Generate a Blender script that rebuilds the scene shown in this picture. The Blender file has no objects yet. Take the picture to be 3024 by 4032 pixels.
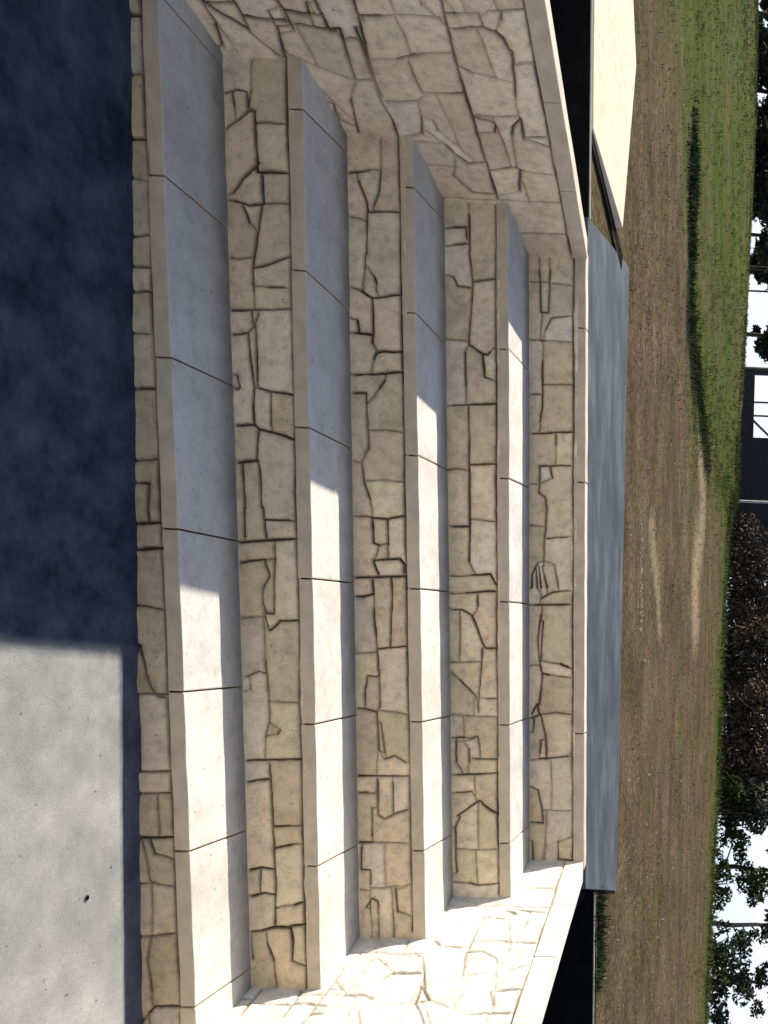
# Broad concrete-and-stone terrace steps between two splayed stone walls, field and trees behind.
import bpy, bmesh, math, random, json
import numpy as np
from mathutils import Vector, Matrix
random.seed(4); rng = np.random.default_rng(7)
SC = bpy.context.scene; COL = SC.collection

# joint lines of the masonry, metres on each wall face: R1..R5 = (x, z) on the risers, LW / RW = (y, z) on the
# flank walls, T1..T5 = (x front, x back) of the joints between tread slabs
TR = json.loads('''{"R1":[[[-2.411,0.063],[-2.414,0.117]],[[-1.939,0.047],[-1.942,0.111]],[[-1.556,0.041],[-1.568,0.116]],[[-1.334,0.041],[-1.344,0.12]],[[-0.945,0.038],[-0.951,0.118]],[[-1.432,0.045],[-1.438,0.12]],[[-0.556,0.026],[-0.554,0.068]],[[-0.554,0.065],[-0.452,0.057]],[[-0.452,0.057],[-0.404,0.059]],[[-0.387,0.017],[-0.397,0.126]],[[-0.278,0.009],[-0.291,0.13]],[[-0.273,0.009],[-0.285,0.129]],[[0.135,-0.001],[0.254,0.024],[0.307,0.041],[0.353,0.066],[0.355,0.098]],[[0.345,-0.002],[0.341,0.118]],[[0.688,-0.029],[0.681,0.119]],[[0.783,-0.023],[0.776,0.129]],[[0.781,0.05],[0.853,0.049]],[[0.979,-0.034],[0.978,0.122]],[[0.985,0.012],[1.053,0.03]],[[1.175,0.005],[1.182,0.008]],[[1.428,-0.008],[1.407,0.127]],[[1.428,-0.001],[1.545,-0.026],[1.687,-0.011]],[[1.787,-0.028],[1.758,-0.0],[1.747,0.196]]],"R2":[[[-2.3,0.308],[-2.036,0.314]],[[-2.208,0.182],[-2.257,0.238],[-2.306,0.294]],[[-2.391,0.296],[-2.311,0.281]],[[-2.365,0.18],[-2.381,0.235],[-2.377,0.276],[-2.311,0.281]],[[-2.361,0.214],[-2.315,0.219]],[[-2.036,0.314],[-2.039,0.452]],[[-2.023,0.335],[-1.903,0.338]],[[-2.076,0.322],[-2.0,0.251],[-1.938,0.208]],[[-1.904,0.207],[-1.887,0.276],[-1.897,0.338]],[[-1.89,0.331],[-1.782,0.314],[-1.673,0.291]],[[-1.879,0.248],[-1.813,0.274]],[[-2.503,0.467],[-2.412,0.468]],[[-1.673,0.291],[-1.612,0.282],[-1.621,0.331],[-1.667,0.451]],[[-1.612,0.282],[-1.51,0.286]],[[-1.53,0.35],[-1.533,0.42]],[[-1.417,0.179],[-1.425,0.284],[-1.439,0.459]],[[-1.408,0.305],[-1.367,0.289],[-1.264,0.29],[-1.084,0.289]],[[-1.311,0.183],[-1.321,0.253]],[[-1.321,0.253],[-1.228,0.258],[-1.076,0.275]],[[-1.073,0.296],[-1.059,0.366],[-1.049,0.465]],[[-1.058,0.352],[-0.904,0.348]],[[-1.069,0.274],[-0.908,0.267],[-0.888,0.291],[-0.864,0.389],[-0.838,0.467]],[[-0.881,0.291],[-0.74,0.28]],[[-0.729,0.194],[-0.74,0.28]],[[-0.73,0.208],[-0.518,0.217]],[[-0.74,0.287],[-0.521,0.295]],[[-1.128,0.199],[-1.073,0.211],[-1.066,0.2]],[[-0.898,0.185],[-0.905,0.27]],[[-1.414,0.273],[-1.346,0.282],[-1.321,0.253]],[[-0.518,0.213],[-0.382,0.216]],[[-0.467,0.305],[-0.468,0.423]],[[-0.464,0.308],[-0.385,0.313]],[[-0.521,0.302],[-0.468,0.307]],[[-0.356,0.184],[-0.383,0.457]],[[-0.262,0.184],[-0.281,0.303]],[[-0.273,0.303],[-0.205,0.323],[-0.146,0.293],[-0.073,0.287],[-0.023,0.304],[-0.024,0.344]],[[-0.206,0.348],[-0.024,0.344]],[[-0.286,0.354],[-0.206,0.348]],[[-0.015,0.3],[0.057,0.316],[0.019,0.361],[0.008,0.368],[0.005,0.455]],[[0.282,0.202],[0.254,0.26],[0.264,0.297]],[[0.205,0.294],[0.353,0.302],[0.502,0.305],[0.578,0.285]],[[0.561,0.34],[0.538,0.355]],[[0.319,0.215],[0.341,0.218]],[[0.694,0.183],[0.678,0.455]],[[0.798,0.195],[0.781,0.291]],[[0.712,0.3],[0.886,0.306],[1.062,0.313],[1.124,0.315],[1.348,0.317],[1.504,0.31]],[[1.016,0.322],[1.01,0.392]],[[1.123,0.323],[1.106,0.401]],[[1.238,0.194],[1.225,0.25],[1.232,0.305]],[[1.241,0.242],[1.35,0.239]],[[1.37,0.201],[1.353,0.261],[1.36,0.313]],[[1.55,0.185],[1.545,0.234],[1.524,0.302],[1.526,0.384],[1.604,0.39],[1.699,0.388]],[[1.607,0.27],[1.701,0.297]],[[1.554,0.181],[1.687,0.189]],[[1.514,0.392],[1.51,0.459],[1.5,0.471]],[[1.412,0.405],[1.396,0.439]]],"R3":[[[-2.251,0.542],[-2.27,0.642]],[[-2.216,0.582],[-2.108,0.623],[-1.863,0.619]],[[-2.28,0.694],[-2.177,0.685],[-2.102,0.657]],[[-2.067,0.634],[-2.075,0.795]],[[-1.172,0.548],[-1.178,0.603],[-0.896,0.614]],[[-1.863,0.613],[-1.788,0.604]],[[-1.753,0.656],[-1.723,0.667]],[[-1.682,0.589],[-1.647,0.643],[-1.673,0.798]],[[-1.647,0.643],[-1.428,0.644]],[[-1.474,0.555],[-1.469,0.64]],[[-1.538,0.564],[-1.478,0.571]],[[-1.344,0.646],[-1.379,0.663],[-1.388,0.694],[-1.386,0.74],[-1.392,0.795]],[[-1.264,0.552],[-1.289,0.802]],[[-1.239,0.7],[-1.2,0.676]],[[-0.833,0.576],[-0.716,0.59],[-0.639,0.617]],[[-0.545,0.619],[-0.54,0.706],[-0.559,0.794]],[[-0.538,0.627],[-0.411,0.633],[-0.4,0.665]],[[-0.536,0.706],[-0.406,0.709]],[[-0.324,0.64],[-0.336,0.768],[-0.305,0.791],[-0.265,0.791]],[[-0.324,0.632],[-0.253,0.655]],[[-0.229,0.543],[-0.246,0.806]],[[-0.22,0.623],[-0.148,0.626],[-0.13,0.574],[-0.129,0.534]],[[-0.231,0.722],[-0.151,0.726],[0.124,0.714]],[[-0.067,0.629],[0.126,0.642],[0.207,0.649],[0.256,0.648]],[[0.142,0.65],[0.125,0.791]],[[0.348,0.582],[0.286,0.591],[0.289,0.64],[0.272,0.652]],[[0.256,0.652],[0.452,0.654]],[[0.348,0.578],[0.446,0.577]],[[0.46,0.524],[0.463,0.573],[0.478,0.637],[0.684,0.642]],[[0.535,0.656],[0.7,0.675]],[[0.733,0.674],[0.711,0.731],[0.746,0.788]],[[0.828,0.518],[0.82,0.804]],[[0.92,0.517],[0.918,0.582]],[[0.842,0.636],[1.043,0.637],[1.059,0.67],[1.033,0.715],[1.005,0.793]],[[0.856,0.717],[1.032,0.719]],[[1.002,0.605],[1.154,0.603]],[[1.19,0.521],[1.192,0.603]],[[1.223,0.545],[1.342,0.539],[1.345,0.592],[1.426,0.587]],[[1.555,0.564],[1.503,0.598],[1.519,0.631],[1.588,0.63]],[[1.52,0.59],[1.589,0.589]],[[1.449,0.723],[1.577,0.734]]],"R4":[[[-2.266,0.993],[-2.056,0.996]],[[-2.189,0.908],[-2.2,0.976],[-2.135,0.98]],[[-2.1,0.908],[-2.111,0.975]],[[-2.056,0.996],[-1.909,1.013],[-1.932,1.152]],[[-1.929,0.907],[-1.881,0.932],[-1.876,1.0]],[[-1.901,1.013],[-1.711,0.999],[-1.57,0.99]],[[-1.57,0.99],[-1.523,1.067],[-1.398,1.079]],[[-1.533,1.109],[-1.516,1.092],[-1.523,1.067]],[[-1.527,0.969],[-1.344,0.972]],[[-1.232,0.903],[-1.254,1.152]],[[-1.227,0.989],[-0.666,0.991]],[[-0.909,0.996],[-0.919,1.143]],[[-0.559,0.899],[-0.562,0.986]],[[-0.666,0.991],[-0.363,0.986]],[[-0.285,1.003],[-0.297,1.108],[-0.237,1.143]],[[-0.183,0.967],[-0.196,1.099],[-0.197,1.134]],[[-0.172,1.037],[-0.111,1.037]],[[-0.084,0.901],[-0.086,0.949],[-0.057,1.002],[0.004,1.028],[0.1,1.063],[0.131,1.081],[0.129,1.151]],[[0.136,1.063],[0.368,1.045],[0.503,1.036]],[[0.318,0.93],[0.37,0.983],[0.414,1.027],[0.503,1.036]],[[0.425,1.089],[0.424,1.142]],[[0.66,0.906],[0.659,0.955]],[[0.669,0.906],[0.805,0.905]],[[0.667,0.991],[0.648,1.035],[0.747,1.048]],[[0.722,0.982],[0.803,0.981]],[[0.784,1.017],[0.781,1.151]],[[0.882,0.914],[0.861,1.16]],[[0.987,0.909],[0.976,0.998]],[[1.125,0.913],[1.029,1.043],[1.043,1.061]],[[1.134,0.926],[1.19,0.899],[1.375,0.903],[1.468,0.907]],[[1.047,1.061],[1.083,1.106],[1.118,1.164]],[[1.531,0.978],[1.544,1.033],[1.527,1.173]]],"R5":[[[-2.155,1.273],[-1.906,1.283],[-1.903,1.329],[-2.158,1.337]],[[-1.873,1.348],[-1.886,1.45]],[[-1.799,1.311],[-1.873,1.348]],[[-1.744,1.274],[-1.741,1.312]],[[-1.627,1.294],[-1.345,1.295],[-1.253,1.281]],[[-1.183,1.239],[-1.204,1.473]],[[-1.179,1.38],[-1.119,1.38]],[[-0.991,1.277],[-1.002,1.465]],[[-0.991,1.282],[-0.828,1.278],[-0.802,1.316],[-0.738,1.326]],[[-0.989,1.343],[-0.924,1.358]],[[-0.738,1.326],[-0.55,1.312],[-0.38,1.308]],[[-0.551,1.327],[-0.564,1.45]],[[-0.245,1.233],[-0.33,1.237],[-0.398,1.27]],[[-0.38,1.299],[-0.248,1.328]],[[-0.379,1.28],[-0.247,1.29]],[[-0.36,1.261],[-0.246,1.266]],[[-0.392,1.375],[-0.251,1.399]],[[-0.18,1.29],[-0.221,1.366],[-0.234,1.461]],[[-0.136,1.247],[-0.148,1.467]],[[-0.075,1.291],[0.069,1.272],[0.213,1.282],[0.29,1.302],[0.298,1.34]],[[-0.038,1.305],[0.213,1.292]],[[0.299,1.302],[0.387,1.297],[0.485,1.283]],[[0.246,1.465],[0.228,1.417]],[[0.545,1.235],[0.485,1.269],[0.553,1.284],[0.574,1.235]],[[0.583,1.25],[0.662,1.245]],[[0.553,1.293],[0.679,1.323],[0.816,1.333]],[[0.719,1.294],[0.798,1.289]],[[0.838,1.285],[0.813,1.469]],[[1.035,1.276],[1.173,1.306],[1.253,1.311],[1.249,1.277]],[[-2.436,1.263],[-2.478,1.427],[-2.4,1.437]],[[-2.385,1.309],[-2.297,1.314]]],"LW":[[[0.18,0.251],[0.242,0.291],[0.298,0.351],[0.379,0.399],[0.464,0.457]],[[0.305,0.228],[0.408,0.196]],[[0.215,0.5],[0.289,0.5],[0.431,0.46],[0.472,0.453]],[[0.285,0.502],[0.267,0.609],[0.288,0.697],[0.283,0.772]],[[0.168,0.684],[0.227,0.668]],[[0.287,0.77],[0.422,0.743],[0.548,0.722]],[[0.556,0.718],[0.552,0.791]],[[0.141,0.893],[0.244,0.875],[0.491,0.816],[0.639,0.804]],[[0.205,0.904],[0.2,0.983]],[[0.675,0.522],[0.709,0.55],[0.805,0.528]],[[0.676,0.645],[0.868,0.597],[0.991,0.583]],[[0.898,0.6],[0.988,0.623]],[[0.185,0.883],[0.22,0.9]],[[0.534,0.807],[0.657,0.792],[0.787,0.798],[0.926,0.781]],[[0.669,0.816],[0.66,0.964]],[[0.446,1.009],[0.573,1.003],[0.608,1.005]],[[0.424,0.963],[0.394,1.056]],[[0.119,1.266],[0.251,1.247],[0.408,1.228],[0.56,1.214],[0.761,1.201],[0.879,1.187],[1.036,1.179],[1.322,1.161]],[[0.176,1.266],[0.164,1.405],[0.226,1.406]],[[0.249,1.274],[0.23,1.398],[0.246,1.446],[0.282,1.476]],[[0.154,1.453],[0.141,1.605]],[[0.154,1.505],[0.198,1.492]],[[0.351,1.497],[0.544,1.459],[0.607,1.443]],[[0.742,1.207],[0.756,1.284],[0.783,1.306],[0.833,1.284]],[[0.848,1.363],[0.787,1.387],[0.736,1.438],[0.864,1.42]],[[0.932,1.009],[0.992,1.035],[1.053,1.087],[1.036,1.171]],[[1.148,0.976],[1.215,1.003],[1.271,1.034],[1.275,1.149]],[[1.101,1.183],[1.07,1.32],[1.089,1.363]],[[1.079,1.345],[1.253,1.296]],[[0.774,0.996],[0.842,1.002]],[[0.758,0.95],[0.867,0.914]],[[0.448,1.236],[0.478,1.281]],[[0.853,1.43],[0.847,1.531]],[[0.282,1.476],[0.351,1.49]],[[0.608,1.005],[0.595,1.202]],[[0.275,0.843],[0.4,0.829],[0.534,0.807]]],"RW":[[[1.13,1.125],[1.111,1.253]],[[1.2,1.246],[1.17,1.307]],[[1.218,1.294],[1.193,1.469]],[[0.827,1.142],[1.02,1.133]],[[0.715,1.149],[0.784,1.139],[0.794,1.226],[0.748,1.305],[0.707,1.329]],[[0.715,1.153],[0.582,1.187]],[[0.877,0.939],[0.836,0.991],[0.832,1.099]],[[0.544,0.796],[0.59,0.816],[0.595,0.963]],[[0.404,0.716],[0.406,0.761],[0.383,0.808]],[[0.73,0.785],[0.758,0.807],[0.734,0.913]],[[0.713,0.704],[0.661,0.757]],[[0.354,1.028],[0.487,1.01],[0.379,1.087],[0.354,1.028]],[[0.629,1.41],[0.686,1.507]],[[1.042,1.298],[0.892,1.347]],[[0.463,1.425],[0.478,1.521]],[[0.461,1.364],[0.353,1.41]],[[0.735,0.929],[0.475,1.03]],[[0.891,1.322],[0.883,1.483]],[[0.27,1.316],[0.297,1.501]],[[0.511,0.572],[0.45,0.626]],[[0.402,0.655],[0.406,0.766],[0.383,0.805]],[[0.327,0.518],[0.318,0.618]]],"T1":[[-1.797,-1.774],[-1.074,-1.075],[-0.367,-0.361],[0.33,0.332],[1.037,1.038],[1.752,1.736]],"T2":[[-2.308,-2.341],[-1.606,-1.574],[-0.899,-0.887],[-0.195,-0.2],[0.505,0.499],[1.21,1.204]],"T3":[[-2.192,-2.222],[-1.582,-1.559],[-0.868,-0.874],[-0.18,-0.187],[0.526,0.533],[1.231,1.239]],"T4":[[-1.549,-1.551],[-0.837,-0.857],[-0.139,-0.142],[0.577,0.573],[1.283,1.268]],"T5":[[-1.82,-1.82],[-0.901,-0.901],[0.667,0.667]]}''')
D = .45
TILT = [-.0277, .0020, -.0006, .0068, .0035, .0055]
ZT = [0., .1864, .5318, .8772, 1.2227, 1.5681]
def ztop(k, x): return ZT[k] + TILT[k] * x
SLAB = .068
def lx(y): return -4.97 * D - .22 * (1.8 - y)
def rx(y): return 3.35 * D + .25 * (1.8 - y)
def lz(y): return 1.5615 + .085 * (1.8 - y)
def rz(y): return 1.570 + .05 * (1.8 - y)

# ------------------------------------------------------------------ helpers
def link(o, parent=None):
    COL.objects.link(o)
    if parent: o.parent = parent
    return o
def tag(o, label=None, cat=None, group=None, kind=None):
    if label: o['label'] = label
    if cat: o['category'] = cat
    if group: o['group'] = group
    if kind: o['kind'] = kind
    return o
def empty(name, loc=(0, 0, 0)):
    o = bpy.data.objects.new(name, None); o.location = loc; o.empty_display_size = .2
    return link(o)
def mesh_obj(name, verts, faces, mat, parent=None, smooth=False):
    me = bpy.data.meshes.new(name)
    if parent is not None:
        off = np.array(parent.location); verts = np.asarray(verts, float) - off
    me.from_pydata([tuple(map(float, v)) for v in verts], [], [tuple(map(int, f)) for f in faces]); me.update()
    if smooth: me.polygons.foreach_set('use_smooth', [True] * len(me.polygons))
    me.materials.append(mat)
    return link(bpy.data.objects.new(name, me), parent)
def grid_obj(name, P, mat, parent=None, attrs=None, smooth=True, flip=False):
    """P: (n, m, 3) array of points -> one quad-grid mesh; attrs: name -> (n, m, 4)"""
    n, m = P.shape[:2]
    V = P.reshape(-1, 3).astype(float)
    if parent is not None: V = V - np.array(parent.location)
    i = np.arange(n - 1)[:, None] * m + np.arange(m - 1)[None, :]
    F = np.stack([i, i + 1, i + m + 1, i + m], -1).reshape(-1, 4)
    if flip: F = F[:, ::-1]
    me = bpy.data.meshes.new(name)
    me.vertices.add(len(V)); me.vertices.foreach_set('co', V.ravel())
    me.loops.add(F.size); me.loops.foreach_set('vertex_index', F.ravel().astype(np.int32))
    me.polygons.add(len(F)); me.polygons.foreach_set('loop_start', np.arange(0, F.size, 4, dtype=np.int32))
    me.polygons.foreach_set('loop_total', np.full(len(F), 4, dtype=np.int32))
    me.update(calc_edges=True)
    me.polygons.foreach_set('use_smooth', [smooth] * len(F))
    for k, a in (attrs or {}).items():
        at = me.color_attributes.new(k, 'FLOAT_COLOR', 'POINT'); at.data.foreach_set('color', a.reshape(-1).astype(np.float32))
    me.materials.append(mat)
    return link(bpy.data.objects.new(name, me), parent)
def vnoise(A, B, scale, seed, octv=3):
    """smooth value noise on coordinate arrays"""
    out = np.zeros(A.shape); amp = 1.; tot = 0
    for o in range(octv):
        r = np.random.default_rng(seed * 13 + o); T = r.random((64, 64))
        a = A / scale + 17.3 * o + 500; b = B / scale + 9.1 * o + 500
        i = np.floor(a).astype(int); j = np.floor(b).astype(int); fa = a - i; fb = b - j
        fa = fa * fa * (3 - 2 * fa); fb = fb * fb * (3 - 2 * fb)
        g = lambda p, q: T[p % 64, q % 64]
        out += amp * ((g(i, j) * (1 - fa) + g(i + 1, j) * fa) * (1 - fb) + (g(i, j + 1) * (1 - fa) + g(i + 1, j + 1) * fa) * fb)
        tot += amp; amp *= .5; scale = scale / 2
    return out / tot - .5

# ------------------------------------------------------------------ materials
def newmat(name):
    m = bpy.data.materials.new(name); m.use_nodes = True; nt = m.node_tree
    return m, nt, nt.nodes, nt.links, nt.nodes['Principled BSDF']
def N(nt, typ, **kw):
    n = nt.nodes.new(typ)
    for k, v in kw.items():
        if k in n.inputs.keys() if hasattr(n.inputs, 'keys') else False: n.inputs[k].default_value = v
        else: setattr(n, k, v)
    return n
def ramp(nt, fac, stops):
    r = nt.nodes.new('ShaderNodeValToRGB'); e = r.color_ramp.elements
    while len(e) < len(stops): e.new(.5)
    for q, (p, c) in zip(e, stops): q.position = p; q.color = (*c, 1) if len(c) == 3 else c
    nt.links.new(fac, r.inputs[0]); return r.outputs[0]
def noise(nt, vec, scale, detail=6, rough=.6, stretch=None):
    if stretch:
        mp = nt.nodes.new('ShaderNodeMapping'); mp.inputs['Scale'].default_value = stretch
        nt.links.new(vec, mp.inputs[0]); vec = mp.outputs[0]
    n = nt.nodes.new('ShaderNodeTexNoise'); n.inputs['Scale'].default_value = scale
    n.inputs['Detail'].default_value = detail; n.inputs['Roughness'].default_value = rough
    nt.links.new(vec, n.inputs['Vector']); return n.outputs['Fac']
def mixc(nt, fac, a, b, blend='MIX'):
    m = nt.nodes.new('ShaderNodeMix'); m.data_type = 'RGBA'; m.blend_type = blend
    if isinstance(fac, (int, float)): m.inputs[0].default_value = fac
    else: nt.links.new(fac, m.inputs[0])
    for s, v in ((6, a), (7, b)):
        if isinstance(v, tuple): m.inputs[s].default_value = (*v, 1) if len(v) == 3 else v
        else: nt.links.new(v, m.inputs[s])
    return m.outputs[2]
def bump(nt, h, bsdf, strength, dist):
    b = nt.nodes.new('ShaderNodeBump'); b.inputs['Strength'].default_value = strength; b.inputs['Distance'].default_value = dist
    nt.links.new(h, b.inputs['Height']); nt.links.new(b.outputs[0], bsdf.inputs['Normal'])
def pos(nt): return nt.nodes.new('ShaderNodeNewGeometry').outputs['Position']

def concrete_mat(name, lo, hi, speck=.5, stretch=None, rough=.85, stain=(.32, .27, .2), stain_amt=.35, side=None, shade_grime=False):
    m, nt, nd, ln, b = newmat(name); p = pos(nt)
    c = ramp(nt, noise(nt, p, 3.2, 8, .62, stretch), [(.3, lo), (.7, hi)])
    st = ramp(nt, noise(nt, p, 1.3, 5, .55), [(.52, (0, 0, 0)), (.75, (stain_amt,) * 3)])
    c = mixc(nt, st, c, stain)
    g = ramp(nt, noise(nt, p, 190, 3, .7), [(.3, (.80,) * 3), (.62, (1.06,) * 3)])
    c = mixc(nt, 1., c, g, 'MULTIPLY')
    sp = ramp(nt, noise(nt, p, 46, 2, .5), [(.255, (1 - speck,) * 3), (.30, (1, 1, 1))])
    c = mixc(nt, 1., c, sp, 'MULTIPLY')
    if shade_grime:  # corner shade and dirt painted at the back of each tread (tread depth .45 m)
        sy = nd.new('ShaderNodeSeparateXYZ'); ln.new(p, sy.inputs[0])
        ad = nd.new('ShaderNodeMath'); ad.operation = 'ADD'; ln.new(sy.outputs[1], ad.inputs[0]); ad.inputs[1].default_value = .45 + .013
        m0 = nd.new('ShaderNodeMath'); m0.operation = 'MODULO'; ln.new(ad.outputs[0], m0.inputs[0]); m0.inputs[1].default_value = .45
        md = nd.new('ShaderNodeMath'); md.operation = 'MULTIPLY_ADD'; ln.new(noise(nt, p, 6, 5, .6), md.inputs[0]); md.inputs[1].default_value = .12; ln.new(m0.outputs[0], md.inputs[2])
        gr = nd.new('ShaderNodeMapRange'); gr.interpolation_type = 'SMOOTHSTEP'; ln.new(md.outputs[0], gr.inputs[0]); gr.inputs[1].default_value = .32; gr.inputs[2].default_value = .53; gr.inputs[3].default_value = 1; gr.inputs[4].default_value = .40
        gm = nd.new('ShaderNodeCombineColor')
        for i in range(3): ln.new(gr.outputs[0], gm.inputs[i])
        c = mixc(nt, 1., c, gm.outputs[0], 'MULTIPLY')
    oi = nd.new('ShaderNodeObjectInfo')
    tn = ramp(nt, oi.outputs['Random'], [(0, (.88, .885, .90)), (1, (1.04, 1.02, 1.0))])
    c = mixc(nt, 1., c, tn, 'MULTIPLY')
    blot = ramp(nt, noise(nt, p, 11, 7, .72), [(.30, (.80,) * 3), (.52, (1, 1, 1))]); c = mixc(nt, 1., c, blot, 'MULTIPLY')
    if side:   # cut edges of the slabs are browner than their tops
        sn = nd.new('ShaderNodeSeparateXYZ'); ln.new([x for x in nd if x.bl_idname == 'ShaderNodeNewGeometry'][0].outputs['True Normal'], sn.inputs[0])
        mr = nd.new('ShaderNodeMapRange'); ln.new(sn.outputs[2], mr.inputs[0]); mr.inputs[1].default_value = .3; mr.inputs[2].default_value = .8; mr.inputs[3].default_value = 1; mr.inputs[4].default_value = 0
        sc_ = ramp(nt, noise(nt, p, 9, 6, .65), [(.3, tuple(v * .8 for v in side)), (.7, tuple(v * 1.12 for v in side))])
        c = mixc(nt, mr.outputs[0], c, sc_)
    ln.new(c, b.inputs['Base Color']); b.inputs['Roughness'].default_value = rough
    b.inputs['Specular IOR Level'].default_value = .25
    bump(nt, noise(nt, p, 90, 6, .7), b, .35, .004)
    return m
M = {}
M['tread'] = concrete_mat('pale_concrete', (.63, .62, .60), (.74, .735, .72), side=(.60, .49, .355), shade_grime=True)
M['coping'] = concrete_mat('coping_concrete', (.56, .51, .44), (.70, .65, .58), stain=(.36, .27, .17), side=(.56, .46, .34))
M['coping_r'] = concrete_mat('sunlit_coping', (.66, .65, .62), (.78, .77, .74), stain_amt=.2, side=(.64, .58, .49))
M['cream'] = concrete_mat('cream_concrete', (.68, .60, .48), (.74, .66, .54), stain_amt=.1)

def stone_mat(name, mortar, gain=1., bumpd=.006):
    m, nt, nd, ln, b = newmat(name); p = pos(nt)
    a = nd.new('ShaderNodeAttribute'); a.attribute_name = 'tint'
    g = ramp(nt, noise(nt, p, 17, 9, .72), [(.28, (.62,) * 3), (.5, (.98,) * 3), (.72, (1.16,) * 3)])
    c = mixc(nt, 1., a.outputs['Color'], g, 'MULTIPLY')
    st = ramp(nt, noise(nt, p, 5.5, 5, .6), [(.55, (0, 0, 0)), (.78, (.45,) * 3)])
    c = mixc(nt, st, c, (.36, .24, .12))
    fg = ramp(nt, noise(nt, p, 230, 2, .7), [(.3, (.84,) * 3), (.65, (1.08,) * 3)])
    c = mixc(nt, 1., c, fg, 'MULTIPLY')
    sp = ramp(nt, noise(nt, p, 60, 2, .5), [(.25, (.45,) * 3), (.30, (1, 1, 1))])
    c = mixc(nt, 1., c, sp, 'MULTIPLY')
    c = mixc(nt, a.outputs['Alpha'], c, mortar)
    ln.new(c, b.inputs['Base Color']); b.inputs['Roughness'].default_value = .9; b.inputs['Specular IOR Level'].default_value = .2
    bump(nt, noise(nt, p, 38, 10, .72), b, .9, bumpd)
    return m
M['stone'] = stone_mat('limestone_riser', (.075, .05, .03))
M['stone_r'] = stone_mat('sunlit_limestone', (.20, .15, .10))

def plain(name, c0, c1, scale, rough=.9, stretch=None, bd=0, spec=.3):
    m, nt, nd, ln, b = newmat(name); p = pos(nt)
    ln.new(ramp(nt, noise(nt, p, scale, 6, .6, stretch), [(.35, c0), (.68, c1)]), b.inputs['Base Color'])
    b.inputs['Roughness'].default_value = rough; b.inputs['Specular IOR Level'].default_value = spec
    if bd: bump(nt, noise(nt, p, scale * 6, 6, .7), b, .6, bd)
    return m
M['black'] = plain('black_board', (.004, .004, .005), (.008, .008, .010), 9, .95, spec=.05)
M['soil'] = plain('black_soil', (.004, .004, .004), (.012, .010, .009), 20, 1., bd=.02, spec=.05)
M['edge'] = plain('pale_edge_strip', (.35, .35, .33), (.5, .5, .47), 8)
M['bark'] = plain('bark', (.03, .025, .02), (.08, .065, .05), 12, .95, bd=.02)
M['palebark'] = plain('pale_bark', (.12, .12, .10), (.22, .21, .18), 6, .95)
M['pole'] = plain('pale_pole', (.4, .4, .38), (.5, .5, .48), 3)
M['darkpole'] = plain('dark_pole', (.03, .03, .035), (.05, .05, .055), 3)
M['shed'] = plain('dark_boards', (.010, .013, .018), (.022, .026, .032), 3, .8, (1, 1, 6))
M['shed_roof'] = plain('dark_roof', (.02, .02, .024), (.04, .04, .045), 5, .7)
M['lowwall'] = plain('dark_low_wall', (.02, .022, .028), (.045, .05, .055), 4, .9)
M['haze_sheet'] = plain('pale_haze', (.50, .60, .75), (.62, .70, .82), .02, .6)
M['earth'] = plain('bank_earth', (.05, .042, .03), (.09, .07, .05), 2)
M['pebble'] = plain('pebble', (.10, .09, .08), (.35, .32, .30), 30)

# landing: smooth dark blue-grey slab with streaks running across it
def landing_mat():
    m, nt, nd, ln, b = newmat('blue_grey_landing'); p = pos(nt)
    c = ramp(nt, noise(nt, p, 2.2, 6, .6, (.9, 1.9, 1)), [(.36, (.026, .034, .046)), (.5, (.048, .060, .076)), (.64, (.085, .102, .122))])
    g = ramp(nt, noise(nt, p, 60, 4, .7, (.3, 1, 1)), [(.3, (.8,) * 3), (.65, (1.1,) * 3)])
    c = mixc(nt, 1., c, g, 'MULTIPLY'); ln.new(c, b.inputs['Base Color'])
    b.inputs['Roughness'].default_value = .55; b.inputs['Specular IOR Level'].default_value = .3
    bump(nt, noise(nt, p, 40, 5, .6, (.4, 1, 1)), b, .2, .003)
    return m
M['landing'] = landing_mat()

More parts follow.
